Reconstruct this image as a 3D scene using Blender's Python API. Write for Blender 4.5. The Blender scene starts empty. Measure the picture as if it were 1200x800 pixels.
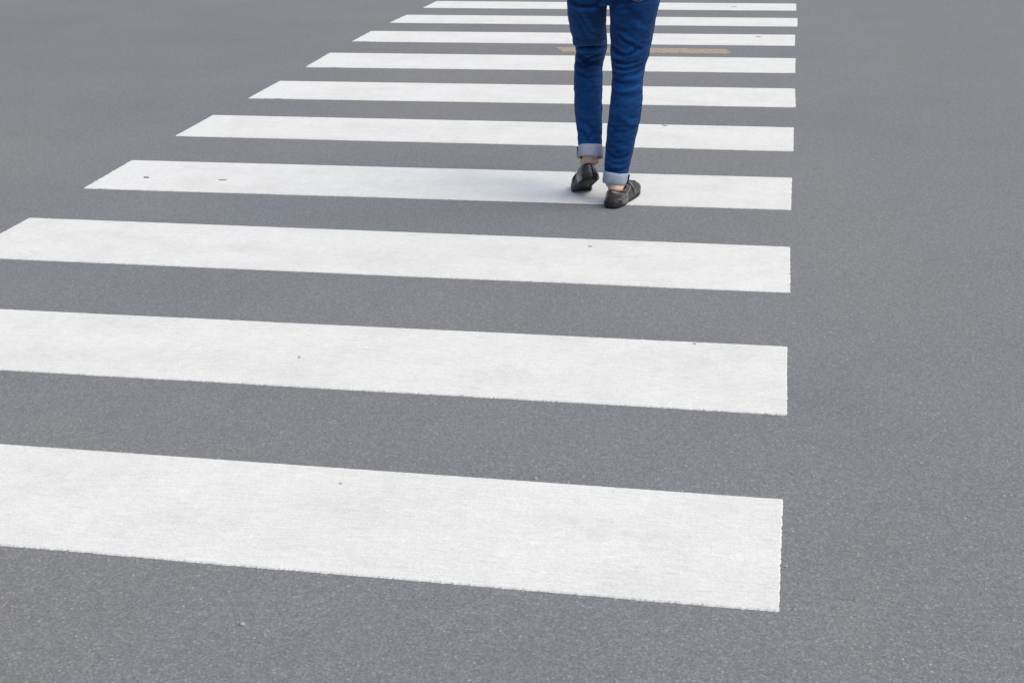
import bpy, bmesh, math, random
from mathutils import Vector, Matrix, noise
from mathutils.bvhtree import BVHTree

random.seed(7)
S = bpy.context.scene
COL = S.collection
R = math.radians

# ---------------------------------------------------------------- camera
cam_d = bpy.data.cameras.new('camera')
cam_d.sensor_fit = 'HORIZONTAL'
cam_d.sensor_width = 36.0
cam_d.lens = 36.0 * 1609.8 / 1200.0
cam_d.clip_start = 0.05
cam_d.clip_end = 6000
cam = bpy.data.objects.new('camera', cam_d)
COL.objects.link(cam)
RT = Vector((0.9809631, 0.19300656, -0.02144445))
UP = Vector((-0.05009342, 0.35818761, 0.93230483))
FW = Vector((-0.18762208, 0.91348241, -0.36103718))
mw = Matrix((RT, UP, -FW)).transposed().to_4x4()
mw.translation = Vector((-0.0364, 0.0, 1.52))
cam.matrix_world = mw
S.camera = cam

# ---------------------------------------------------------------- light
SUN_EL, SUN_AZ = R(56), R(98)          # to the right of the walker, veiled by cloud
world = bpy.data.worlds.new('World')
S.world = world
world.use_nodes = True
wn = world.node_tree
bg = wn.nodes['Background']
sky = wn.nodes.new('ShaderNodeTexSky')
sky.sky_type = 'NISHITA'
sky.sun_disc = False
sky.sun_elevation = SUN_EL
sky.sun_rotation = SUN_AZ
sky.air_density = 1.0
sky.dust_density = 5.0
sky.ozone_density = 0.4
wn.links.new(sky.outputs[0], bg.inputs[0])
bg.inputs[1].default_value = 0.15
sun_d = bpy.data.lights.new('sun', 'SUN')
sun_d.energy = 1.3
sun_d.angle = R(125)
sun_d.color = (1.0, 0.97, 0.94)
sun = bpy.data.objects.new('sun', sun_d)
COL.objects.link(sun)
sdir = Vector((math.sin(SUN_AZ) * math.cos(SUN_EL), math.cos(SUN_AZ) * math.cos(SUN_EL), math.sin(SUN_EL)))
sun.rotation_euler = sdir.to_track_quat('Z', 'Y').to_euler()
sun.location = (0, 0, 30)

S.render.engine = 'CYCLES'
S.view_settings.view_transform = 'Standard'
S.view_settings.look = 'None'
S.view_settings.gamma = 1.0
S.view_settings.use_curve_mapping = False
S.view_settings.exposure = -0.03


# ---------------------------------------------------------------- node helpers
class NT:
    def __init__(self, name):
        self.m = bpy.data.materials.new(name)
        self.m.use_nodes = True
        self.t = self.m.node_tree
        self.b = self.t.nodes['Principled BSDF']
        self.tc = self.t.nodes.new('ShaderNodeTexCoord')

    def n(self, kind, **kw):
        nd = self.t.nodes.new(kind)
        for k, v in kw.items():
            setattr(nd, k, v)
        return nd

    def l(self, a, b):
        self.t.links.new(a, b)

    def vec(self, scale=(1, 1, 1), rot=(0, 0, 0)):
        mp = self.n('ShaderNodeMapping')
        mp.inputs['Scale'].default_value = scale
        mp.inputs['Rotation'].default_value = rot
        self.l(self.tc.outputs['Object'], mp.inputs[0])
        return mp.outputs[0]

    def noise(self, scale, detail=3, rough=.5, vec=None, dist=0.0):
        nd = self.n('ShaderNodeTexNoise')
        nd.inputs['Scale'].default_value = scale
        nd.inputs['Detail'].default_value = detail
        nd.inputs['Roughness'].default_value = rough
        nd.inputs['Distortion'].default_value = dist
        self.l(vec or self.tc.outputs['Object'], nd.inputs['Vector'])
        return nd.outputs['Fac']

    def voro(self, scale, vec=None, out='Color', rnd=1.0):
        nd = self.n('ShaderNodeTexVoronoi')
        nd.inputs['Scale'].default_value = scale
        nd.inputs['Randomness'].default_value = rnd
        self.l(vec or self.tc.outputs['Object'], nd.inputs['Vector'])
        return nd.outputs[out]

    def ramp(self, fac, stops, interp='LINEAR'):
        nd = self.n('ShaderNodeValToRGB')
        nd.color_ramp.interpolation = interp
        e = nd.color_ramp.elements
        while len(e) < len(stops):
            e.new(0.5)
        for i, (p, c) in enumerate(stops):
            e[i].position = p
            e[i].color = (c if isinstance(c, tuple) else (c, c, c)) + (1,)
        self.l(fac, nd.inputs[0])
        return nd.outputs[0]

    def mix(self, a, b, fac, mode='MIX'):
        nd = self.n('ShaderNodeMix', data_type='RGBA', blend_type=mode)
        for sock, v in ((nd.inputs[6], a), (nd.inputs[7], b), (nd.inputs[0], fac)):
            if isinstance(v, (int, float)) and sock != nd.inputs[0]:
                v = (v, v, v)
            if isinstance(v, tuple):
                sock.default_value = v + (1,)
            elif isinstance(v, (int, float)):
                sock.default_value = v
            else:
                self.l(v, sock)
        return nd.outputs[2]

    def bump(self, h, strength, dist, prev=None):
        nd = self.n('ShaderNodeBump')
        nd.inputs['Strength'].default_value = strength
        nd.inputs['Distance'].default_value = dist
        self.l(h, nd.inputs['Height'])
        if prev is not None:
            self.l(prev, nd.inputs['Normal'])
        return nd.outputs[0]

    def done(self, col=None, rough=.6, normal=None, spec=.5, **kw):
        if col is not None:
            if isinstance(col, tuple):
                self.b.inputs['Base Color'].default_value = col + (1,)
            else:
                self.l(col, self.b.inputs['Base Color'])
        if isinstance(rough, (int, float)):
            self.b.inputs['Roughness'].default_value = rough
        else:
            self.l(rough, self.b.inputs['Roughness'])
        self.b.inputs['Specular IOR Level'].default_value = spec
        if normal is not None:
            self.l(normal, self.b.inputs['Normal'])
        for k, v in kw.items():
            self.b.inputs[k.replace('_', ' ')].default_value = v
        return self.m


def asphalt_colour(t):
    """Worn grey asphalt: binder, small stones of several greys, a few pale chips."""
    stones = t.voro(230)
    sep = t.n('ShaderNodeSeparateColor')
    t.l(stones, sep.inputs[0])
    base = t.ramp(sep.outputs[0], [(0, (.150, .163, .171)), (.35, (.180, .193, .200)), (.75, (.206, .219, .225)), (.93, (.232, .244, .249)), (1, (.285, .293, .294))])
    warm = t.mix(base, (.30, .24, .20), t.ramp(sep.outputs[1], [(0, 0.0), (.95, 0.0), (.98, .25), (1, .35)]))
    # pale mineral chips, larger and rare
    chips = t.voro(120)
    cs = t.n('ShaderNodeSeparateColor')
    t.l(chips, cs.inputs[0])
    cd = t.voro(120, out='Distance')
    rare = t.ramp(cs.outputs[2], [(0, 0.0), (.972, 0.0), (.976, 1.0)], 'CONSTANT')
    core = t.ramp(cd, [(0, .9), (.12, .75), (.38, 0.0)])
    chipm = t.mix(rare, core, 1.0, 'MULTIPLY')
    chipm = t.mix(chipm, t.ramp(cs.outputs[0], [(0, .15), (.6, .50), (.9, .90), (1, 1.0)]), 1.0, 'MULTIPLY')
    c = t.mix(warm, (.54, .545, .535), chipm)
    # dark pits, rare
    rare2 = t.ramp(cs.outputs[1], [(0, 1.0), (.035, 0.0)], 'CONSTANT')
    c = t.mix(c, (.125, .128, .133), t.mix(rare2, core, 1.0, 'MULTIPLY'))
    # clumping at a few centimetres and broad patches of wear
    mid = t.ramp(t.noise(46, 5, .7), [(.28, .93), (.72, 1.06)])
    c = t.mix(c, mid, 1.0, 'MULTIPLY')
    broad = t.ramp(t.noise(.55, 3, .55, vec=t.vec((1, .55, 1))), [(.36, (.955, .978, 1.02)), (.5, (.99, 1.0, 1.0)), (.64, (1.035, 1.02, 1.0))])
    c = t.mix(c, broad, 1.0, 'MULTIPLY')
    track = t.ramp(t.noise(.30, 2, .5, vec=t.vec((.12, 1, 1))), [(.36, .97), (.64, 1.03)])
    c = t.mix(c, track, 1.0, 'MULTIPLY')
    tone = t.ramp(t.noise(1.6, 4, .6), [(.3, .96), (.7, 1.04)])
    return t.mix(c, tone, 1.0, 'MULTIPLY')


t = NT('asphalt')
c = asphalt_colour(t)
h1 = t.voro(230, out='Distance')
h2 = t.noise(60, 4, .65)
nrm = t.bump(h1, .4, .0018)
nrm = t.bump(h2, .35, .003, nrm)
M_ASPHALT = t.done(c, rough=.88, normal=nrm, spec=.30)

t = NT('white_road_paint')
fine = t.ramp(t.noise(210, 3, .7), [(.3, .86), (.7, 1.07)])
mid = t.ramp(t.noise(55, 5, .75, vec=t.vec((.6, 1.3, 1))), [(.3, .945), (.7, 1.03)])
streak = t.ramp(t.noise(26, 5, .75, vec=t.vec((.6, 6, 1))), [(.32, .87), (.5, .98), (.70, 1.03)])
cross = t.ramp(t.noise(7, 4, .65, vec=t.vec((2.4, .5, 1)), dist=.4), [(.3, .965), (.7, 1.015)])
cloud = t.ramp(t.noise(2.6, 6, .68, vec=t.vec((1, 1.8, 1))), [(.36, (.925, .925, .915)), (.58, (1.0, 1.0, 1.0))])
c = t.mix((.805, .832, .808), fine, 1.0, 'MULTIPLY')
c = t.mix(c, mid, 1.0, 'MULTIPLY')
c = t.mix(c, streak, 1.0, 'MULTIPLY')
c = t.mix(c, cross, 1.0, 'MULTIPLY')
c = t.mix(c, cloud, 1.0, 'MULTIPLY')
# pinholes where the stone shows through, gathered where the paint is thin
pin = t.ramp(t.noise(200, 3, .6, vec=t.vec((.5, 1.4, 1))), [(.62, 0.0), (.70, 1.0)])
where = t.ramp(t.noise(4.5, 4, .7), [(.47, 0.0), (.66, .60)])
c = t.mix(c, (.40, .40, .39), t.mix(pin, where, 1.0, 'MULTIPLY'))
# hair scratches along the stripe left by tyres
scr = t.ramp(t.noise(90, 3, .5, vec=t.vec((.22, 3, 1))), [(.63, 0.0), (.74, .32)])
c = t.mix(c, (.55, .545, .53), scr)
# grey smudges, small and irregular
sm = t.ramp(t.noise(3.1, 5, .75, vec=t.vec((1, 2.6, 1)), dist=1.2), [(.67, 0.0), (.74, .28)])
c = t.mix(c, (.36, .35, .33), sm)
nrm = t.bump(t.noise(170, 4, .7, vec=t.vec((.7, 1.3, 1))), .6, .0022)
nrm = t.bump(t.voro(230, out='Distance'), .25, .0015, nrm)
M_PAINT = t.done(c, rough=.8, normal=nrm, spec=.30)

t = NT('fresh_white_edge_paint')
c = t.mix((.760, .787, .765), t.ramp(t.noise(40, 6, .8), [(.3, .88), (.7, 1.06)]), 1.0, 'MULTIPLY')
M_EDGE = t.done(c, rough=.7, normal=t.bump(t.noise(150, 4, .6), .3, .0015), spec=.35)

t = NT('faded_yellow_paint')
a = asphalt_colour(t)
wear = t.ramp(t.noise(34, 5, .8, vec=t.vec((1, 1.2, 1))), [(.36, .0), (.60, .74)])
c = t.mix(a, (.60, .45, .24), wear)
M_YELLOW = t.done(c, rough=.8, spec=.3, normal=t.bump(t.noise(90, 3, .6), .4, .002))


def denim(name, base, fade):
    t = NT(name)
    v = t.vec((1, 1, .22))
    long_ = t.noise(90, 4, .65, vec=v)
    patch = t.noise(7, 4, .6, vec=t.vec((1, 1, .6)))
    geo = t.n('ShaderNodeNewGeometry')
    ridge = t.ramp(geo.outputs['Pointiness'], [(.495, 0.0), (.525, 1.0)])
    f1 = t.ramp(long_, [(.35, .0), (.75, .55)])
    f2 = t.ramp(patch, [(.42, .0), (.68, .80)])
    c = t.mix(base, fade, f2)
    c = t.mix(c, fade, t.mix(f1, .7, .4, 'MULTIPLY'))
    c = t.mix(c, tuple(min(1, x * 1.7) for x in fade), t.mix(ridge, .85, 1.0, 'MULTIPLY'))
    grain = t.ramp(t.noise(420, 2, .6, vec=t.vec((1, 1, .5))), [(.3, .72), (.7, 1.30)])
    c = t.mix(c, grain, 1.0, 'MULTIPLY')
    twill = t.n('ShaderNodeTexWave', wave_type='BANDS', bands_direction='DIAGONAL')
    twill.inputs['Scale'].default_value = 200
    twill.inputs['Distortion'].default_value = 1.5
    t.l(t.tc.outputs['Object'], twill.inputs['Vector'])
    nrm = t.bump(twill.outputs['Fac'], .25, .0006)
    nrm = t.bump(t.noise(55, 4, .6, vec=t.vec((1, 1, 1.6))), .45, .004, nrm)
    return t.done(c, rough=.9, normal=nrm, spec=.12, Sheen_Weight=.16, Sheen_Roughness=.5, Sheen_Tint=(.25, .5, .9, 1))


M_DENIM = denim('blue_denim', (.0012, .0048, .043), (.0040, .043, .148))
t = NT('denim_underside')
c = t.mix((.23, .28, .36), (.46, .51, .60), t.ramp(t.noise(330, 3, .6), [(.3, 0.0), (.7, 1.0)]))
M_CUFF = t.done(c, rough=.95, spec=.1, normal=t.bump(t.noise(300, 3, .6), .5, .001))
M_THREAD = NT('orange_thread').done((.25, .15, .08), rough=.8)
M_SEAM = NT('dark_denim_seam').done((.003, .010, .050), rough=.9, spec=.1)

t = NT('black_leather')
c = t.ramp(t.noise(40, 4, .6), [(.3, (.008, .010, .014)), (.7, (.017, .020, .027))])
nrm = t.bump(t.voro(420, out='Distance'), .35, .0007)
M_LEATHER = t.done(c, rough=t.ramp(t.noise(60, 3), [(.3, .20), (.7, .34)]), normal=nrm, spec=.6, Coat_Weight=.7, Coat_Roughness=.16)
t = NT('worn_black_leather')
c = t.ramp(t.noise(150, 3, .6), [(.3, (.022, .022, .023)), (.7, (.052, .052, .052))])
M_LEATHER2 = t.done(c, rough=.5, normal=t.bump(t.voro(300, out='Distance'), .5, .001), spec=.5)
t = NT('black_rubber')
M_RUBBER = t.done((.012, .012, .013), rough=.6, spec=.4, normal=t.bump(t.noise(200, 3), .3, .001))
M_PIPING = NT('grey_piping').done((.30, .30, .30), rough=.5)

t = NT('skin')
c = t.ramp(t.noise(45, 3, .6), [(.3, (.54, .33, .245)), (.7, (.68, .46, .36))])
M_SKIN = t.done(c, rough=.5, normal=t.bump(t.noise(250, 3), .2, .0008), spec=.4, Subsurface_Weight=.12, Subsurface_Scale=.006)
t = NT('grey_cotton')
c = t.ramp(t.noise(30, 3, .6), [(.3, (.30, .31, .32)), (.7, (.38, .39, .40))])
M_SHIRT = t.done(c, rough=.95, spec=.1, normal=t.bump(t.noise(40, 4), .3, .004))
t = NT('black_hair')
M_HAIR = t.done((.012, .010, .009), rough=.5, normal=t.bump(t.noise(180, 3, .6, vec=t.vec((1, 1, .15))), .8, .004))
M_GRIT = NT('pebble_grey').done((.40, .385, .36), rough=.9)
M_DRY = NT('dry_leaf').done((.36, .345, .31), rough=.95, spec=.1)


# ---------------------------------------------------------------- object helpers
def tag(o, label=None, cat=None, group=None, kind=None):
    if label: o['label'] = label
    if cat: o['category'] = cat
    if group: o['group'] = group
    if kind: o['kind'] = kind
    return o


def link(name, me, mat, parent=None, smooth=True):
    if isinstance(me, bmesh.types.BMesh):
        bm = me
        bmesh.ops.recalc_face_normals(bm, faces=bm.faces[:])
        me = bpy.data.meshes.new(name)
        bm.to_mesh(me)
        bm.free()
    me.materials.clear()
    me.materials.append(mat)
    for p in me.polygons:
        p.use_smooth = smooth
    o = bpy.data.objects.new(name, me)
    COL.objects.link(o)
    if parent:
        o.parent = parent
        o.matrix_parent_inverse = parent.matrix_world.inverted()
    return o


def empty(name, loc):
    o = bpy.data.objects.new(name, None)
    o.empty_display_size = .1
    o.location = loc
    COL.objects.link(o)
    bpy.context.view_layer.update()
    return o


def loft(bm, rings, seg=40, cap=True, closed_u=False):
    """rings: lists of Vector loops of equal length"""
    vs = [[bm.verts.new(p) for p in r] for r in rings]
    n = len(vs[0])
    for a, b in zip(vs[:-1], vs[1:]):
        for i in range(n):
            j = (i + 1) % n
            bm.faces.new((a[i], a[j], b[j], b[i]))
    if cap:
        bm.faces.new(vs[0])
        bm.faces.new(list(reversed(vs[-1])))
    return vs


def ell(c, ax, ay, rx, ry, n=40, p=2.0):
    out = []
    for i in range(n):
        a = 2 * math.pi * i / n
        ca, sa = math.cos(a), math.sin(a)
        out.append(c + ax * (rx * math.copysign(abs(ca) ** (2 / p), ca)) + ay * (ry * math.copysign(abs(sa) ** (2 / p), sa)))
    return out


X, Y, Z = Vector((1, 0, 0)), Vector((0, 1, 0)), Vector((0, 0, 1))


def tube(bm, pts, rads, n=16, side=X, flat=1.0):
    """tapered tube through pts; rads one per point; rounded ends"""
    pts = [Vector(p) for p in pts]
    rings = []
    N = len(pts)
    for i, p in enumerate(pts):
        d = (pts[min(i + 1, N - 1)] - pts[max(i - 1, 0)]).normalized()
        s = side - d * side.dot(d)
        if s.length < 1e-3:
            s = Y - d * Y.dot(d)
        s.normalize()
        f = d.cross(s).normalized()
        if i == 0:
            for k in (.25, .65):
                rings.append(ell(p - d * rads[0] * (1 - k) * .8, s, f, rads[0] * math.sqrt(1 - (1 - k) ** 2), rads[0] * flat * math.sqrt(1 - (1 - k) ** 2), n))
        rings.append(ell(p, s, f, rads[i], rads[i] * flat, n))
        if i == N - 1:
            for k in (.65, .25):
                rings.append(ell(p + d * rads[-1] * (1 - k) * .8, s, f, rads[-1] * math.sqrt(1 - (1 - k) ** 2), rads[-1] * flat * math.sqrt(1 - (1 - k) ** 2), n))
    loft(bm, rings)


def ball(bm, c, r):
    bmesh.ops.create_uvsphere(bm, u_segments=20, v_segments=14, radius=1.0,
                              matrix=Matrix.Translation(c) @ Matrix.Diagonal((r[0], r[1], r[2], 1)))


def remeshed(bm, voxel, smooth=6):
    """union of the closed pieces in bm as one continuous surface"""
    bmesh.ops.recalc_face_normals(bm, faces=bm.faces[:])
    me = bpy.data.meshes.new('tmp')
    bm.to_mesh(me)
    bm.free()
    o = bpy.data.objects.new('tmp', me)
    COL.objects.link(o)
    md = o.modifiers.new('r', 'REMESH')
    md.mode = 'VOXEL'
    md.voxel_size = voxel
    md = o.modifiers.new('s', 'SMOOTH')
    md.factor = .5
    md.iterations = smooth
    bpy.context.view_layer.update()
    dg = bpy.context.evaluated_depsgraph_get()
    out = bpy.data.meshes.new_from_object(o.evaluated_get(dg))
    bpy.data.objects.remove(o)
    bpy.data.meshes.remove(me)
    return out


def interp(tab, z, k):
    """tab rows sorted by falling z (row[2]); linear interpolation of column k"""
    if z >= tab[0][2]: return tab[0][k]
    if z <= tab[-1][2]: return tab[-1][k]
    for a, b in zip(tab[:-1], tab[1:]):
        if a[2] >= z >= b[2]:
            f = (a[2] - z) / (a[2] - b[2] + 1e-9)
            return a[k] + (b[k] - a[k]) * f


# ---------------------------------------------------------------- ground
bm = bmesh.new()
bmesh.ops.create_grid(bm, x_segments=8, y_segments=8, size=1500)
road = link('road', bm, M_ASPHALT, smooth=False)
tag(road, 'flat worn grey asphalt road surface with fine pale grit', None, None, 'structure')


def paint_patch(corners, step, amp, seed, z1, z0=-.0006, bevel=.003, amps=(1, 1, 1, 1)):
    """a coat of paint on the road: a fine sheet between four corners (near right, far right, far left, near left)
    whose four edges wander by a few millimetres and thin out towards the asphalt"""
    nr, fr, fl, nl = [Vector(c_) for c_ in corners]
    nu = max(6, int((nl - nr).length / step))
    nv = max(4, int((fr - nr).length / step))

    def wob(s_, k):
        q = seed * 7.31 + k * 3.7
        w = noise.noise(Vector((s_ * 90, q, 0))) * .7 + noise.noise(Vector((s_ * 260, q, 4))) * 1.1 + noise.noise(Vector((s_ * 2.0, q, 9))) * 1.0
        t_ = noise.noise(Vector((s_ * 31, q, 17)))
        if t_ > .45:
            w -= (t_ - .45) * 4         # a chip broken out of the edge
        return w * amp * amps[k]

    def taper(u):
        return min(1, u * 12, (1 - u) * 12)
    bm = bmesh.new()
    g = []
    for i in range(nu + 1):
        u = i / nu
        row = []
        for j in range(nv + 1):
            v = j / nv
            n_, f_ = nr.lerp(nl, u), fr.lerp(fl, u)
            p = n_.lerp(f_, v)
            ex = max(0, 1 - min(i, nu - i) / 3)
            dn, df = wob(p.x, 0), wob(p.x, 1)
            dr_, dl = wob(p.y, 2), wob(p.y, 3)
            fy = max(0, 1 - j * step / .02) * -dn + max(0, 1 - (nv - j) * step / .02) * df
            fx = max(0, 1 - i * step / .02) * dr_ - max(0, 1 - (nu - i) * step / .02) * dl
            z = z1 + noise.noise(Vector((p.x * 25, p.y * 25, seed))) * .0003
            row.append(bm.verts.new((p.x + fx, p.y + fy, z)))
        g.append(row)
    for i in range(nu):
        for j in range(nv):
            bm.faces.new((g[i][j], g[i][j + 1], g[i + 1][j + 1], g[i + 1][j]))
    # skirt
    loop = [(g[0][j], Vector((1, 0))) for j in range(nv)] + [(g[i][nv], Vector((0, 1))) for i in range(nu)] \
        + [(g[nu][nv - j], Vector((-1, 0))) for j in range(nv)] + [(g[nu - i][0], Vector((0, -1))) for i in range(nu)]
    low = [bm.verts.new((v.co.x + o_.x * bevel, v.co.y + o_.y * bevel, z0)) for v, o_ in loop]
    n = len(loop)
    for i in range(n):
        j = (i + 1) % n
        bm.faces.new((loop[j][0], loop[i][0], low[i], low[j]))
    me = bpy.data.meshes.new('paint')
    bm.to_mesh(me)
    bm.free()
    return me


# near right, far right, far left, near left corners of each stripe on the road (metres)
STRIPES = [
    ((-.003, 2.442), (.000, 2.925), (-3.070, 2.925), (-3.060, 2.440)),
    ((.003, 3.416), (.000, 3.911), (-3.065, 3.892), (-3.055, 3.404)),
    ((.002, 4.414), (-.001, 4.922), (-3.055, 4.939), (-3.055, 4.419)),
    ((.000, 5.431), (-.002, 5.937), (-3.077, 5.928), (-3.060, 5.416)),
    ((.002, 6.441), (.001, 6.948), (-3.098, 6.959), (-3.090, 6.457)),
    ((.007, 7.456), (.004, 7.971), (-3.082, 7.963), (-3.078, 7.434)),
    ((.003, 8.470), (.002, 8.983), (-3.100, 8.994), (-3.085, 8.452)),
    ((-.006, 9.486), (-.005, 9.948), (-3.097, 9.967), (-3.096, 9.488)),
    ((.008, 10.350), (.007, 10.765), (-3.058, 10.820), (-3.076, 10.400)),
    ((-.003, 11.182), (-.008, 11.580), (-3.018, 11.650), (-3.033, 11.245)),
]
LABELS = [
    'broad white crosswalk stripe nearest the camera, lowest in the photo',
    'second white crosswalk stripe from the bottom of the photo',
    'third white crosswalk stripe from the bottom, just nearer than the shoes',
    'white crosswalk stripe the person with black loafers is standing on',
    'white crosswalk stripe directly beyond the one under the black loafers',
    'white crosswalk stripe behind the shins, second one beyond the shoes',
    'white crosswalk stripe just on the near side of the faded yellow line',
    'white crosswalk stripe just on the far side of the faded yellow line',
    'second farthest white crosswalk stripe, next to last at the top of the photo',
    'farthest white crosswalk stripe, thin band along the top edge of the photo',
]
for k, (nr, fr, fl, nl) in enumerate(STRIPES):
    step = (.0045, .0055, .007, .007)[k] if k < 4 else .014
    s = link('crosswalk_stripe', paint_patch((nr, fr, fl, nl), step, .0021, k + 1, .003, amps=(1.25, .8, 1.2, .8)), M_PAINT, smooth=False)
    tag(s, LABELS[k], 'crosswalk stripe', 'white stripes of the pedestrian crossing')
    if k < 3:
        continue
    # second coat of paint over the left end of the bar
    a, b = Vector(nl), Vector(fl)
    rr_ = random.Random(k)
    w0, w1 = .20 + rr_.uniform(-.06, .06), .15 + rr_.uniform(-.05, .08)
    link('paint_overlap', paint_patch(((a.x + w0, a.y + .012), (b.x + w1, b.y - .012), (b.x + .012, b.y - .012), (a.x + .012, a.y + .012)),
                                      .008, .004, k + 40, .0036, .0029, .012, amps=(1, 1, 3, 1)), M_EDGE, s, smooth=False)

# worn yellow line between two stripes
yl = link('yellow_line', paint_patch(((-.415, 9.145), (-.46, 9.315), (-1.60, 9.325), (-1.53, 9.155)), .01, .012, 71, .0022), M_YELLOW, smooth=False)
tag(yl, 'short faded yellow painted line, worn through, crossing behind the knees between two white stripes', 'road marking')


# bits of grit and dry leaf lying on the road
def pebble(loc, r, seed):
    bm = bmesh.new()
    bmesh.ops.create_icosphere(bm, subdivisions=2, radius=1)
    for v in bm.verts:
        n_ = noise.noise(v.co * 1.4 + Vector((seed, 0, 0)))
        v.co = Vector((v.co.x * r * 1.2, v.co.y * r, v.co.z * r * .65)) * (1 + .45 * n_)
    o = link('pebble', bm, M_GRIT)
    o.location = (loc[0], loc[1], loc[2] + r * .45)
    return o


def leaf(loc, ln, wd, rot, seed):
    bm = bmesh.new()
    n = 8
    rows = []
    for i in range(n + 1):
        u = i / n
        w = wd * math.sin(math.pi * min(1, u * .96 + .02)) ** .8
        zc = .35 * wd * math.sin(u * 5 + seed)
        rows.append([Vector((u * ln - ln / 2, w * s / 2, .002 + abs(s) * wd * .08 + abs(zc) * .2)) for s in (-1, -.4, .4, 1)])
    vt = [[bm.verts.new(p) for p in r_] for r_ in rows]
    vb = [[bm.verts.new(p - Vector((0, 0, .0012))) for p in r_] for r_ in rows]
    for i in range(n):
        for j in range(3):
            bm.faces.new((vt[i][j], vt[i][j + 1], vt[i + 1][j + 1], vt[i + 1][j]))
            bm.faces.new((vb[i][j + 1], vb[i][j], vb[i + 1][j], vb[i + 1][j + 1]))
        bm.faces.new((vt[i][0], vt[i + 1][0], vb[i + 1][0], vb[i][0]))
        bm.faces.new((vt[i + 1][3], vt[i][3], vb[i][3], vb[i + 1][3]))
    bm.faces.new([vt[0][j] for j in range(4)][::-1] + [vb[0][j] for j in range(4)])
    bm.faces.new([vt[n][j] for j in range(4)] + [vb[n][j] for j in range(4)][::-1])
    o = link('leaf_scrap', bm, M_DRY)
    o.location = (loc[0], loc[1], loc[2])
    o.rotation_euler = (0, 0, rot)
    return o


for i, (x, y, ln, wd, lab) in enumerate([
        (-1.431, 3.619, .008, .007, 'tiny dark scrap in the left half of the second stripe from the bottom'),
        (-.273, 3.894, .010, .005, 'tiny dark scrap on the far edge of the second stripe, near its right end'),
        (-.724, 4.831, .014, .008, 'tiny dark scrap on the third stripe, below the black loafers'),
        (-2.859, 5.619, .036, .016, 'small brown scrap near the left end of the stripe under the shoes'),
        (-2.492, 5.614, .040, .010, 'small brown scrap farther right near the left end of the stripe under the shoes'),
        (-.984, 6.914, .034, .010, 'thin dark scrap left of the jeans on the stripe beyond the shoes'),
        (-.640, 6.924, .034, .010, 'thin dark scrap right of the jeans on the stripe beyond the shoes'),
        (-.492, 11.36, .050, .013, 'thin dark scrap on the farthest white stripe'),
        (-.253, 9.839, .040, .014, 'thin dark scrap near the right end of the stripe beyond the yellow line'),
        (-1.053, 2.842, .008, .003, 'tiny dark sliver near the far edge of the nearest stripe')]):
    tag(leaf((x, y, .003), ln, wd, random.uniform(-.5, .5), i), lab, 'litter', 'small dark scraps lying on the stripes')
for i, (x, y, z, r, lab) in enumerate([
        (-.590, 2.945, 0, .0038, 'pale pebble touching the far edge of the nearest stripe'),
        (-1.060, 2.22, 0, .0048, 'pale pebble on the bare asphalt at the bottom left of the photo'),
        (.012, 2.62, 0, .0030, 'pale pebble beside the right end of the nearest stripe')]):
    tag(pebble((x, y, z), r, i * 3.3), lab, 'pebble', 'pale pebbles on the asphalt')

# ---------------------------------------------------------------- person
# leg sections: centre x, y, z, half width
LEFT = [
    (-.8340, 5.5200, .8090, .0780), (-.8435, 5.5900, .7460, .0770), (-.8495, 5.6600, .6790, .0713),
    (-.8490, 5.7250, .6130, .0671), (-.8490, 5.7420, .5915, .0667), (-.8540, 5.7560, .5625, .0611), (-.8613, 5.7610, .5225, .0588),
    (-.8640, 5.7520, .4955, .0587), (-.8580, 5.7120, .4440, .0587), (-.8445, 5.6250, .3450, .0555),
    (-.8330, 5.5740, .2780, .0512), (-.8248, 5.5378, .2127, .0483), (-.8222, 5.5240, .1800, .0453)]
RIGHT = [
    (-.6475, 5.5300, .8080, .0996), (-.6513, 5.5300, .7550, .0922), (-.6555, 5.5300, .7000, .0858),
    (-.6588, 5.5300, .6456, .0815), (-.6635, 5.5267, .5910, .0754), (-.6675, 5.5220, .5680, .0692), (-.6678, 5.5160, .5383, .0640),
    (-.6685, 5.5044, .4840, .0608), (-.6700, 5.4922, .4306, .0634), (-.6735, 5.4800, .3767, .0634),
    (-.6856, 5.4726, .2910, .0590), (-.6935, 5.4674, .2305, .0557), (-.7005, 5.4621, .1696, .0507),
    (-.7065, 5.4570, .1207, .0470), (-.7080, 5.4530, .1000, .0450)]

person = empty('person', (-.76, 5.50, 0))
tag(person, 'person in rolled up blue jeans and black loafers walking away over the stripes', 'person')


def dr(z):      # front-to-back against side-to-side of a leg
    return 1.16 if z > .6 else 1.04 + (max(0, z - .35)) * .48


def leg_rings(tab, grow, n=48, z_lo=None, top=None):
    rings = []
    rows = list(reversed(tab))
    for i, r_ in enumerate(rows):
        a = rows[max(i - 1, 0)]
        b = rows[min(i + 1, len(rows) - 1)]
        d = (Vector(b[:3]) - Vector(a[:3])).normalized()
        s = (X - d * X.dot(d)).normalized()
        f = d.cross(s).normalized()
        rings.append(ell(Vector(r_[:3]), s, f, r_[3] + grow, (r_[3] + grow) * dr(r_[2]), n, 2.15))
    return rings


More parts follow.
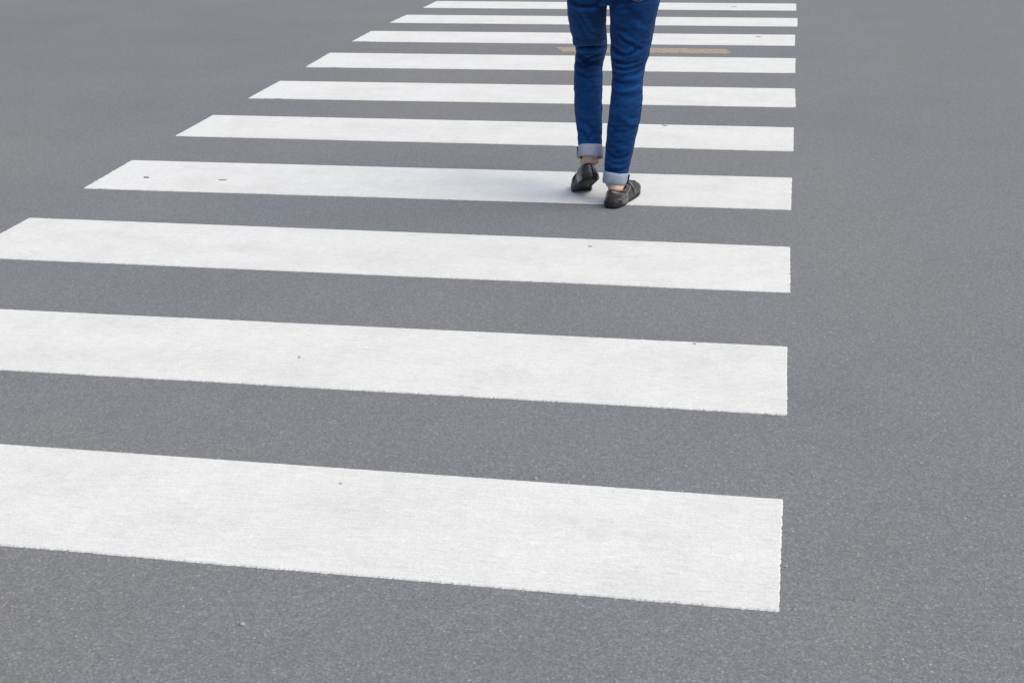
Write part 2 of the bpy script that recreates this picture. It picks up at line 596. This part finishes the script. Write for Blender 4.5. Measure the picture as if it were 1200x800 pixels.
# jeans: two legs and a seat grown together
bm = bmesh.new()
for tab, extra in ((LEFT, [(-.838, 5.55, .87, .085), (-.835, 5.545, .93, .07)]), (RIGHT, [(-.648, 5.53, .87, .095), (-.655, 5.53, .93, .075)])):
    loft(bm, leg_rings(list(reversed(extra)) + tab, .001))
seat = []
for (z, cx, cy, rx, ry) in [(.795, -.738, 5.545, .150, .100), (.82, -.736, 5.545, .180, .118), (.86, -.735, 5.54, .190, .130), (.92, -.735, 5.535, .188, .132),
                            (.98, -.735, 5.54, .172, .116), (1.03, -.735, 5.545, .160, .104)]:
    seat.append(ell(Vector((cx, cy, z)), X, Y, rx, ry, 64, 2.2))
loft(bm, seat)
for sx in (-.825, -.655):      # buttocks
    ball(bm, Vector((sx, 5.465, .875)), (.082, .070, .085))
jm = remeshed(bm, .0048, 9)

FOLDS_L = [  # t0, z0, t1, z1, width, amplitude (metres)
    (-1.0, .606, 1.0, .610, .008, -.0100), (-1.0, .626, .9, .634, .013, .0045), (-.9, .592, .9, .590, .008, .0040),
    (-.9, .580, 0, .556, .009, -.0050), (0, .556, .85, .578, .009, -.0050), (-.95, .556, -.3, .538, .009, .0045),
    (0, .545, .8, .560, .008, .003),
    (-.1, .79, .55, .69, .014, .0045), (-.5, .76, .1, .66, .012, -.0035), (.3, .70, .9, .655, .010, -.0035), (-1, .655, -.2, .650, .009, -.003),
    (-.9, .50, .2, .485, .010, -.003), (.1, .43, .9, .45, .012, -.0025), (-.8, .30, 0, .27, .010, -.0040), (0, .27, .8, .29, .010, -.0040),
    (-.7, .245, .2, .235, .008, .0035), (.0, .35, .7, .33, .012, .003), (-.3, .33, .5, .30, .010, -.003), (-.9, .225, .9, .232, .007, -.003)]
FOLDS_L = [(t0, z0 - .012, t1, z1 - .012, w, a_) for t0, z0, t1, z1, w, a_ in FOLDS_L]
FOLDS_R = [
    (-.45, .680, .15, .650, .009, -.0060), (.15, .650, .60, .632, .009, -.0050), (-.3, .69, .45, .655, .010, .0040),
    (-.95, .640, -.25, .606, .010, -.0060), (-.25, .606, .50, .632, .010, -.0050), (-.5, .635, .2, .620, .010, .0035),
    (-.9, .612, -.2, .590, .009, .0040), (-.75, .582, .45, .572, .009, -.0055), (-.6, .565, .7, .575, .008, .0040),
    (-.3, .552, .85, .562, .008, -.0050), (-.9, .55, .1, .535, .008, .0035), (-.2, .530, .9, .545, .008, -.0045), (0, .515, .9, .525, .008, .0035),
    (-.8, .505, .5, .498, .009, -.0045), (0, .488, .9, .500, .008, -.0035), (-.6, .470, .8, .478, .009, .003), (-.2, .445, .9, .455, .010, -.003),
    (-.9, .74, -.3, .70, .014, -.0035), (.2, .74, .8, .70, .016, .0035), (-.1, .80, .5, .74, .016, -.003),
    (-.8, .33, .2, .30, .012, -.0035), (.1, .36, .8, .34, .012, .003), (-.9, .22, .1, .20, .010, -.0040), (0, .20, .8, .215, .010, -.0035),
    (-.7, .175, .6, .165, .008, .0035), (-.9, .150, .8, .155, .007, -.0035), (-.4, .26, .7, .24, .012, .003)]


def fold_disp(tab, folds, co, seed):
    z = co.z
    hw = max(.03, interp(tab, z, 3))
    tt = (co.x - interp(tab, z, 0)) / hw
    back = interp(tab, z, 1) - co.y
    wb = max(0.0, min(1.0, .55 + back / (hw * 1.2)))
    d = 0.0
    for (t0, z0, t1, z1, w, a) in folds:
        px, pz = tt * hw, z
        ax_, az = t0 * hw, z0
        bx, bz = t1 * hw, z1
        vx, vz = bx - ax_, bz - az
        L2 = vx * vx + vz * vz
        f = max(0, min(1, ((px - ax_) * vx + (pz - az) * vz) / L2))
        sag = .006 * math.sin(math.pi * f) * (1 if seed else -1)
        dx, dz = px - ax_ - vx * f, pz - az - vz * f + sag
        g = math.exp(-(dx * dx + dz * dz) / (w * w))
        taper = .35 + .65 * math.sin(math.pi * max(.05, min(.95, f)))
        d += 1.25 * a * g * taper
    n1 = noise.noise(Vector((co.x * 14, co.y * 14, co.z * 30 + seed * 11)))
    n2 = noise.noise(Vector((co.x * 30, co.y * 30, co.z * 70 + seed * 5)))
    near = 1.0 if z < .66 else .6
    return d * wb + (n1 * .0030 + n2 * .0014) * near


jm.update()
norms = [v.normal.copy() for v in jm.vertices]
for v, nn in zip(jm.vertices, norms):
    if v.co.z > .86:
        n1 = noise.noise(Vector((v.co.x * 10, v.co.y * 10, v.co.z * 22)))
        v.co += nn * n1 * .004
        continue
    isl = v.co.x < interp([(-.748, 0, .9), (-.752, 0, .78), (-.765, 0, .60), (-.755, 0, .2)], v.co.z, 0)
    d = fold_disp(LEFT if isl else RIGHT, FOLDS_L if isl else FOLDS_R, v.co, 0 if isl else 1)
    k = min(1, max(0, (.86 - v.co.z) / .05))
    v.co += nn * d * k
jeans = link('jeans', jm, M_DENIM, person)
jeans['label'] = 'slim blue denim jeans with creases behind the knees'
bvh = BVHTree.FromPolygons([v.co.copy() for v in jm.vertices], [p.vertices[:] for p in jm.polygons])


def on_jeans(origin, direction, off):
    hit, nn, _, _ = bvh.ray_cast(Vector(origin), Vector(direction))
    if hit is None:
        hit, nn, _, _ = bvh.find_nearest(Vector(origin) + Vector(direction) * .26)
    return hit + nn * off


def seam_strip(path, w, th, name, mat):
    """thin raised strip lying on the denim along points already on its surface: (point, normal)"""
    bm = bmesh.new()
    rings = []
    N = len(path)
    for i, (p, nn) in enumerate(path):
        d = (path[min(i + 1, N - 1)][0] - path[max(i - 1, 0)][0]).normalized()
        s = d.cross(nn).normalized()
        rings.append([p + s * w - nn * .001, p + s * w * .8 + nn * th, p - s * w * .8 + nn * th, p - s * w - nn * .001])
    loft(bm, rings)
    return link(name, bm, mat, jeans)


def seam_down(tab, tpos, z0, z1, w, th, name, mat, diry=1):
    path = []
    z = z0
    while z > z1:
        cx, hw = interp(tab, z, 0), interp(tab, z, 3)
        ang = tpos
        o = Vector((cx, interp(tab, z, 1), z))
        hit, nn, _, _ = bvh.ray_cast(o, Vector((math.sin(ang), -math.cos(ang), 0)), .14)
        if hit: path.append((hit, nn))
        z -= .01
    return seam_strip(path, w, th, name, mat)


seam_down(LEFT, R(-66), .80, .20, .0022, .0010, 'side_seam', M_SEAM)
seam_down(LEFT, R(78), .76, .20, .0022, .0010, 'inner_seam', M_SEAM)
seam_down(RIGHT, R(80), .84, .12, .0022, .0010, 'side_seam', M_SEAM)
seam_down(RIGHT, R(-78), .76, .12, .0022, .0010, 'inner_seam', M_SEAM)

# back pockets: denim patch with orange stitching round it
for cx, sg in ((-.826, -1), (-.618, 1)):
    bm = bmesh.new()
    nx, nz = 14, 16
    front, outl = [], []

    def edge_z(u):      # pointed lower edge
        return (.812 if sg > 0 else .840) + .022 * abs(u) ** 1.2
    for j in range(nz + 1):
        row = []
        for i in range(nx + 1):
            u = i / nx * 2 - 1
            w = .056 + .006 * j / nz
            z = edge_z(u) + (.945 - edge_z(u)) * j / nz
            h_ = on_jeans((cx + u * w, 5.2, z), (0, 1, 0), .0022)
            row.append(bm.verts.new(h_))
        front.append(row)
    for j in range(nz):
        for i in range(nx):
            bm.faces.new((front[j][i], front[j][i + 1], front[j + 1][i + 1], front[j + 1][i]))
    geo = bmesh.ops.solidify(bm, geom=bm.faces[:], thickness=.002)
    pk = link('back_pocket', bm, M_DENIM, jeans)
    for inset, arch in ((.004, 0), (.011, 0)):
        path = []
        pts = [(-1, .945)] + [(-1, .87)] + [(u / 10, None) for u in range(-10, 11)] + [(1, .87), (1, .945)]
        dense = []
        for (u, z) in pts:
            z = edge_z(u) if z is None else z
            dense.append((cx + u * (.058 - inset), z + inset))
        for (ax_, az), (bx, bz) in zip(dense[:-1], dense[1:]):
            n_ = max(1, int(math.hypot(bx - ax_, bz - az) / .008))
            for q in range(n_):
                hit, nn, _, _ = bvh.ray_cast(Vector((ax_ + (bx - ax_) * q / n_, 5.2, az + (bz - az) * q / n_)), Vector((0, 1, 0)))
                if hit: path.append((hit + nn * .0028, nn))
        st = seam_strip(path, .0008, .0005, 'stitching', M_THREAD)
        st.parent = pk
        st.matrix_parent_inverse = pk.matrix_world.inverted()


# turned-up cuffs, pale inner face of the denim outside
def cuff(tab, bot, top, r_bot, r_top, tilt, dy, seamang):
    bm = bmesh.new()
    a, b = Vector(bot), Vector(top)
    d = (b - a).normalized()
    d = (d + Vector((0, tilt, 0))).normalized()
    s = (X - d * X.dot(d)).normalized()
    f = d.cross(s).normalized()
    L = (b - a).length
    prof = [(0.10, -.006), (.02, -.004), (0, -.001), (.03, .0015), (.35, .0022), (.7, .0018), (.96, .001), (1.0, -.0015), (.97, -.005)]
    rings = []
    for u, e in prof:
        r_ = r_bot + (r_top - r_bot) * u
        ring = []
        for i in range(72):
            an = 2 * math.pi * i / 72
            wob = noise.noise(Vector((math.cos(an) * 1.8, math.sin(an) * 1.8, u * 1.2 + r_bot * 50))) * .0035
            wz = noise.noise(Vector((math.cos(an) * 1.1, math.sin(an) * 1.1, 7 + u + r_bot * 30))) * .004
            rr = r_ + e + wob
            ring.append(a + d * (L * u + wz) + s * math.cos(an) * rr + f * math.sin(an) * rr * 1.07)
        rings.append(ring)
    loft(bm, rings, cap=False)
    c_ = link('cuff', bm, M_CUFF, jeans)
    # the selvedge where the side seam is folded over
    bm = bmesh.new()
    an = seamang
    rings = []
    for u in [i / 10 for i in range(1, 10)]:
        rr = r_bot + (r_top - r_bot) * u + .003
        p = a + d * L * u + s * math.cos(an) * rr + f * math.sin(an) * rr * 1.07
        nn = (s * math.cos(an) + f * math.sin(an)).normalized()
        tt = d.cross(nn)
        th = .0035
        rings.append([p + tt * .004 - nn * .004, p + tt * .0035 + nn * th, p - tt * .0035 + nn * th, p - tt * .004 - nn * .004])
    loft(bm, rings)
    sm = link('cuff_seam', bm, M_SEAM, c_)
    sm.parent = c_
    return c_


cuff(LEFT, (-.8225, 5.519, .170), (-.8245, 5.533, .220), .0495, .0505, .10, 0, R(172))
cuff(RIGHT, (-.7105, 5.4510, .082), (-.7060, 5.4575, .131), .0480, .0530, 0, 0, R(-12))

# ------------------------------------------------------------ shoes
FOOT_L = .268
ST = [  # u, half width, top, power
    (.000, .012, .050), (.004, .022, .060), (.012, .0285, .0700), (.025, .0325, .0745), (.045, .0345, .0720), (.070, .0350, .0660), (.095, .0355, .0635),
    (.120, .0375, .0670), (.145, .0415, .0610), (.170, .0455, .0535), (.195, .0470, .0470), (.220, .0440, .0410),
    (.240, .0370, .0360), (.254, .0280, .0310), (.263, .0180, .0260), (.268, .0080, .0200)]


def foot_map(base, az, pitch, side, kl=1.12):
    """local (u forward from heel, v to the right, w up) to world, bent at the ball of the foot"""
    fwd = Vector((math.sin(az), math.cos(az), 0))
    rgt = Vector((math.cos(az), -math.sin(az), 0))
    ub = .188 * kl

    def f(u, v, w):
        w *= 1 + (.38 if side > 0 else .22) * max(0, min(1, (u - .09) / .07))
        u *= kl
        # the bend comes in smoothly over a few centimetres
        k = max(0.0, min(1.0, (ub + .02 - u) / .05))
        k = k * k * (3 - 2 * k)
        p = pitch * k
        du = u - ub
        if p:
            u2, w2 = ub + du * math.cos(p) + w * math.sin(p), -du * math.sin(p) + w * math.cos(p)
        else:
            u2, w2 = u, w
        return base + fwd * u2 + rgt * v + Z * w2
    return f


def curve_side(u, side):
    # the outline swings inward at the toes
    return -side * .010 * max(0, (u - .12) / .15) ** 1.5 + side * .006 * math.sin(max(0, min(1, u / .2)) * math.pi)


def make_shoe(base, az, pitch, side, lab, kl):
    fm = foot_map(Vector(base), az, pitch, side, kl)
    n = 40
    bm = bmesh.new()
    rings = []
    for (u, hw, top) in ST:
        cv = curve_side(u, side)
        ring = []
        lo, mid = .006, .021
        for i in range(n):
            a = 2 * math.pi * i / n
            ca, sa = math.cos(a), math.sin(a)
            p_ = 2.3
            vx = hw * math.copysign(abs(ca) ** (2 / p_), ca)
            if sa >= 0:
                taper = 1 - .30 * abs(sa) ** 1.5
                wz = mid + (top - mid) * abs(sa) ** (2 / 2.6)
                uu = u + (0.006 * (wz - mid) / .05 if u < .03 else 0)
            else:
                taper = 1
                wz = mid - (mid - lo) * abs(sa) ** (2 / 4)
                uu = u
            # sewn ridges round the heel
            rid = 0
            if u < .085 and wz < .045:
                rid = .0016 * math.sin(wz * 2 * math.pi / .0095)
            ring.append(fm(uu - (rid if u < .012 else 0), cv + vx * taper + math.copysign(rid, vx) * (abs(ca) > .3), wz))
        rings.append(ring)
    loft(bm, rings)
    bmesh.ops.subdivide_edges(bm, edges=bm.edges[:], cuts=1, smooth=.6, use_grid_fill=True)
    shoe = link('shoe', bm, M_LEATHER2, person)
    shoe['label'] = lab
    # smooth black counter stitched over the heel
    bm = bmesh.new()
    grid = []
    for i in range(29):
        a = -1 + 2 * i / 28
        s_ = abs(a)
        # arc length round the heel -> u
        u = .082 * s_ ** 1.7
        k = next(j for j in range(len(ST) - 1) if ST[j + 1][0] >= u)
        fr = (u - ST[k][0]) / (ST[k + 1][0] - ST[k][0])
        hw = ST[k][1] + (ST[k + 1][1] - ST[k][1]) * fr
        hw = math.copysign(min(hw, .0355 * math.sin(min(1, s_ * 1.45) * math.pi / 2)), a)
        tp = .0745 - .016 * s_
        col = []
        for j in range(9):
            wz = .010 + (tp - .010) * (j / 8) * (1 - .42 * max(0, s_ - .45))
            inn_ = 1 - .30 * max(0, (wz - .03) / .045) ** 2
            bulge = .0022 + .0012 * math.sin(wz * 260) * (wz < .05)
            col.append(fm(u * 1.0 - bulge * (1 - s_) + .006 * max(0, (wz - .024) / .05) * (1 - s_), curve_side(u, side) + hw * inn_ + math.copysign(bulge * min(1, s_ * 2), a), wz))
        grid.append([bm.verts.new(p) for p in col])
    for i in range(28):
        for j in range(8):
            bm.faces.new((grid[i][j], grid[i + 1][j], grid[i + 1][j + 1], grid[i][j + 1]))
    bmesh.ops.recalc_face_normals(bm, faces=bm.faces[:])
    bmesh.ops.solidify(bm, geom=bm.faces[:], thickness=.0025)
    link('heel_counter', bm, M_LEATHER, shoe)
    # sole
    bm = bmesh.new()
    rings = []
    for (w, g) in ((-.000, -.005), (.001, -.002), (.004, .0000), (.007, .0000), (.009, -.0015)):
        outl = []
        for (u, hw, top) in ST[1:]:
            outl.append((u, hw * .97 + g, 1))
        ring = []
        for (u, hh, _) in outl:
            ring.append(fm(u - g, curve_side(u, side) + hh, w))
        ring.append(fm(FOOT_L + g, curve_side(FOOT_L, side), w))
        for (u, hh, _) in reversed(outl):
            ring.append(fm(u - g, curve_side(u, side) - hh, w))
        ring.append(fm(-.001 - g, 0, w))
        rings.append(ring)
    loft(bm, rings)
    link('sole', bm, M_RUBBER, shoe)
    # rubber heel grips wrapping up the back
    bm = bmesh.new()
    for wz in (.0130, .0205, .0280):
        pts = []
        for i in range(25):
            a = -1 + 2 * i / 24
            # walk round the heel from one side to the other
            s_ = abs(a)
            u = .075 * s_ ** 2.4 - .0015
            hw = .0365 * math.sin(min(1, s_ * 1.35) * math.pi / 2)
            pts.append(fm(u, math.copysign(hw, a), wz - .004 * s_))
        tube(bm, pts, [.0017] * len(pts), 8, Z)
    link('heel_grip', bm, M_RUBBER, shoe)
    # collar round the opening
    loop = []
    for i in range(44):
        a = 2 * math.pi * i / 44
        u = .064 - .056 * math.cos(a)
        v = .0290 * math.sin(a) * (1.0 if u < .07 else 1 - .25 * (u - .07) / .05)
        w = .0745 - .010 * math.sin(max(0, min(1, (u - .008) / .10)) * math.pi) + (.001 if u > .11 else 0)
        loop.append(fm(u, v + curve_side(u, side), w))
    bm = bmesh.new()
    rings = []
    for i in range(44):
        d = (loop[(i + 1) % 44] - loop[i - 1]).normalized()
        s_ = d.cross(Z).normalized()
        f_ = s_.cross(d).normalized()
        rings.append(ell(loop[i], s_, f_, .0036, .0034, 8))
    rings.append(rings[0])
    loft(bm, rings, cap=False)
    bmesh.ops.remove_doubles(bm, verts=bm.verts[:], dist=1e-5)
    link('collar', bm, M_LEATHER, shoe)
    # inside of the shoe, dark lining between the collar and the ankle
    bm = bmesh.new()
    up = Vector((0, 0, 0))
    inner = [loop[i] - Z * .004 for i in range(44)]
    cen = sum(inner, Vector()) / 44
    rings = [inner, [cen + (p - cen) * .85 - Z * .008 for p in inner], [cen + (p - cen) * .3 - Z * .012 for p in inner]]
    loft(bm, rings)
    link('lining', bm, M_RUBBER, shoe)
    # strap over the vamp
    bm = bmesh.new()
    rings = []
    for i in range(17):
        a = math.pi * (i / 16)
        ca, sa = math.cos(a), math.sin(a)
        row = []
        for (du, g) in ((-.012, .0000), (-.010, .0030), (.010, .0030), (.012, .0000)):
            u = .142 + du
            hw, top = .0412 + du * .17, .0618 - du * .28
            vx = hw * math.copysign(abs(ca) ** (2 / 2.3), ca) * (1 - .30 * sa ** 1.5)
            row.append(fm(u, curve_side(u, side) + vx * (1 + g / .05), .024 + (top - .024) * sa ** (2 / 2.6) + g))
        rings.append(row)
    loft(bm, rings)
    link('strap', bm, M_LEATHER, shoe)
    # pale piping sweeping from the heel up to the vamp on both sides
    bm = bmesh.new()
    for sg in (-1, 1):
        pts = []
        for i in range(14):
            q = i / 13
            u = .012 + .098 * q
            hw = .0305 + .0062 * min(1, q * 2)
            wz = .038 + .024 * q ** 1.6
            pts.append(fm(u, curve_side(u, side) + sg * (hw - .10 * max(0, wz - .045)), wz))
        tube(bm, pts, [.0011] * len(pts), 6, Z)
    link('piping', bm, M_PIPING, shoe)
    # stitched toe seam
    bm = bmesh.new()
    pts = []
    for i in range(29):
        a = math.pi * i / 28 - math.pi / 2
        u = .165 + .078 * math.cos(a)
        v = .0300 * math.sin(a)
        # height of the upper there
        tp = .058
        for (p0, p1) in zip(ST[:-1], ST[1:]):
            if p0[0] <= u <= p1[0]:
                fr = (u - p0[0]) / (p1[0] - p0[0])
                tp = p0[2] + (p1[2] - p0[2]) * fr
                hwu = p0[1] + (p1[1] - p0[1]) * fr
        r_ = min(.98, abs(v) / (hwu * .80))
        wz = .024 + (tp - .024) * (1 - r_ ** 2.6) ** (1 / 2.6)
        pts.append(fm(u, curve_side(u, side) + v, wz + .0008))
    tube(bm, pts, [.0017] * len(pts), 6, Z)
    link('toe_seam', bm, M_LEATHER2, shoe)
    return fm


fmR = make_shoe((-.7180, 5.360, 0), R(14), 0, 1, 'black leather loafer flat on the stripe, toe turned right', 1.15)
AZL, PL = R(-24), R(29)
toe = Vector((-.907, 5.690, 0))
fwdL = Vector((math.sin(AZL), math.cos(AZL), 0))
fmL = make_shoe(toe - fwdL * .276, AZL, PL, -1, 'black leather loafer with its heel lifted off the stripe', 1.03)

# ------------------------------------------------------------ body (one continuous surface)
bm = bmesh.new()
SH = 5.535                                   # y of the trunk
for tab, fm, extra in ((LEFT, fmL, (-.838, 5.55, .90, .075)), (RIGHT, fmR, (-.648, 5.53, .90, .085))):
    rows = [extra] + tab
    loft(bm, leg_rings([(r_[0], r_[1], r_[2], r_[3] * .80) for r_ in rows], 0, 28))
# shins down into the feet
tube(bm, [(-.8265, 5.540, .230), (-.8255, 5.528, .195), (-.8250, 5.522, .165), fmL(.052, 0, .070), fmL(.060, 0, .045)], [.037, .0335, .0315, .030, .026], 20)
tube(bm, [(-.7045, 5.458, .160), (-.7080, 5.446, .115), (-.7060, 5.434, .085), fmR(.052, 0, .065), fmR(.060, 0, .042)], [.037, .0345, .0325, .031, .026], 20)
for fm, sd in ((fmL, -1), (fmR, 1)):
    rings = []
    for (u, hw, top) in ST[2:-1]:
        hw2, tp = hw * .80, min(.058, top * .84)
        rings.append([fm(u, curve_side(u, sd) + hw2 * math.cos(a_), .016 + (tp - .016) / 2 * (1 + math.sin(a_))) for a_ in [2 * math.pi * i / 20 for i in range(20)]])
    loft(bm, rings)
    # ankle bones
for p_ in (Vector((-.8585, 5.530, .150)), Vector((-.795, 5.530, .155)), Vector((-.676, 5.436, .080)), Vector((-.7395, 5.436, .085))):
    ball(bm, p_, (.009, .011, .012))
trunk = []
for (z, cy, rx, ry) in [(.80, 5.545, .13, .085), (.85, 5.54, .165, .105), (.92, 5.535, .170, .110), (1.0, 5.54, .145, .092), (1.08, 5.545, .135, .085),
                        (1.18, 5.545, .150, .095), (1.28, 5.545, .165, .105), (1.36, 5.54, .175, .095), (1.40, 5.535, .160, .075), (1.44, 5.535, .080, .060)]:
    trunk.append(ell(Vector((-.735, cy, z)), X, Y, rx, ry, 48, 2.3))
loft(bm, trunk)
HX, HY = -.735, 5.555
tube(bm, [(HX, 5.535, 1.40), (HX, 5.545, 1.46), (HX, HY, 1.53)], [.062, .056, .054], 24)
# skull, jaw and face, looking along +y
ball(bm, Vector((HX, HY - .005, 1.635)), (.074, .094, .092))
tube(bm, [(HX, HY + .020, 1.61), (HX, HY + .045, 1.565), (HX, HY + .062, 1.540)], [.062, .050, .026], 20)
tube(bm, [(HX, HY + .086, 1.645), (HX, HY + .102, 1.610), (HX, HY + .104, 1.600)], [.008, .013, .014], 12)
for sg in (-1, 1):
    ball(bm, Vector((HX + sg * .013, HY + .093, 1.598)), (.009, .009, .008))
    ball(bm, Vector((HX + sg * .032, HY + .070, 1.632)), (.015, .013, .010))
    tube(bm, [(HX + sg * .014, HY + .088, 1.652), (HX + sg * .034, HY + .082, 1.656), (HX + sg * .054, HY + .064, 1.648)], [.007, .008, .006], 10)
    ball(bm, Vector((HX + sg * .046, HY + .052, 1.600)), (.022, .022, .018))
    tube(bm, [(HX + sg * .074, HY - .006, 1.655), (HX + sg * .082, HY - .014, 1.640), (HX + sg * .080, HY - .010, 1.615), (HX + sg * .073, HY + .000, 1.598)], [.010, .013, .011, .007], 12, Y, .5)
for zz, rr in ((1.578, .0075), (1.568, .0085)):
    tube(bm, [(HX - .024, HY + .074, zz), (HX - .010, HY + .087, zz + .002), (HX + .010, HY + .087, zz + .002), (HX + .024, HY + .074, zz)], [.005, rr, rr, .005], 10)
# arms swinging a little, with hands
for sg, sw in ((-1, .10), (1, -.07)):
    sx = HX + sg * .165
    shd, elb, wri = Vector((sx, SH, 1.375)), Vector((sx + sg * .060, SH + sw * .25, 1.11)), Vector((sx - sg * .030, SH + .235 + sw * .2, 1.17))
    tube(bm, [shd - X * sg * .04, shd, shd.lerp(elb, .35), elb], [.052, .056, .047, .038], 24)
    tube(bm, [elb, elb.lerp(wri, .3), elb.lerp(wri, .75), wri], [.038, .040, .029, .025], 24)
    d = (wri - elb).normalized()
    side_ = Z - d * Z.dot(d)
    side_.normalize()
    inn = (-X * sg - d * (-X * sg).dot(d)).normalized()
    palm = wri + d * .045
    tube(bm, [wri - d * .01, wri + d * .025, wri + d * .065, wri + d * .088], [.024, .034, .040, .036], 20, side_, .42)
    for q, (off, ln, rr) in enumerate(((.029, .068, .0090), (.010, .077, .0094), (-.010, .071, .0090), (-.029, .055, .0080))):
        b0 = wri + d * (.078 - .004 * abs(q - 1)) + side_ * off
        p1 = b0 + d * ln * .42 + inn * .004
        p2 = p1 + d * ln * .32 + inn * .014
        p3 = p2 + d * ln * .20 + inn * .015
        tube(bm, [b0, p1, p2, p3], [rr, rr * .98, rr * .9, rr * .78], 14)
    t0 = wri + d * .020 + side_ * .024
    t1 = wri + d * .048 + side_ * .046 + inn * .010
    t2 = t1 + d * .032 + side_ * .008 + inn * .010
    tube(bm, [t0, t1, t2, t2 + d * .022 + inn * .006], [.015, .0125, .0105, .0085], 14)
body = link('body', remeshed(bm, .0052, 3), M_SKIN, person)
body['label'] = 'bare ankles showing between cuffs and shoes'

# shirt: trunk and short sleeves, open tubes with a little thickness
bm = bmesh.new()
sh = []
for (z, cy, rx, ry) in [(.985, 5.545, .176, .126), (1.0, 5.545, .180, .128), (1.08, 5.545, .162, .110), (1.18, 5.545, .170, .113),
                        (1.28, 5.545, .190, .122), (1.36, 5.54, .198, .112), (1.405, 5.535, .188, .094), (1.435, 5.536, .140, .080), (1.462, 5.540, .082, .072), (1.478, 5.542, .066, .064)]:
    sh.append(ell(Vector((-.735, cy, z)), X, Y, rx, ry, 56, 2.3))
loft(bm, sh)
for sg, sw in ((-1, .10), (1, -.07)):
    sx = HX + sg * .165
    shd, elb = Vector((sx, SH, 1.375)), Vector((sx + sg * .060, SH + sw * .25, 1.11))
    tube(bm, [shd - X * sg * .07 + Z * .004, shd - X * sg * .02 - Z * .004, shd + X * sg * .012 - Z * .030, shd.lerp(elb, .35), shd.lerp(elb, .72)], [.056, .070, .074, .067, .064], 28)
shirt = link('shirt', remeshed(bm, .009, 5), M_SHIRT, person)

# short dark hair over the back and top of the skull
bm = bmesh.new()
ball(bm, Vector((HX, HY - .014, 1.648)), (.083, .098, .094))
tube(bm, [(HX - .03, HY - .075, 1.60), (HX + .03, HY - .075, 1.60)], [.036, .036], 16, Z)
hm = remeshed(bm, .006, 3)
hm.update()
for v in hm.vertices:
    rel = v.co - Vector((HX, HY, 1.64))
    # hairline: pull the front lower part inside the head
    if rel.y > .02 and rel.z < .045 + (rel.y - .02) * .4:
        v.co = Vector((HX, HY, 1.64)) + rel * .72
    else:
        v.co += v.normal * .004 * noise.noise(v.co * 90)
link('hair', hm, M_HAIR, person)
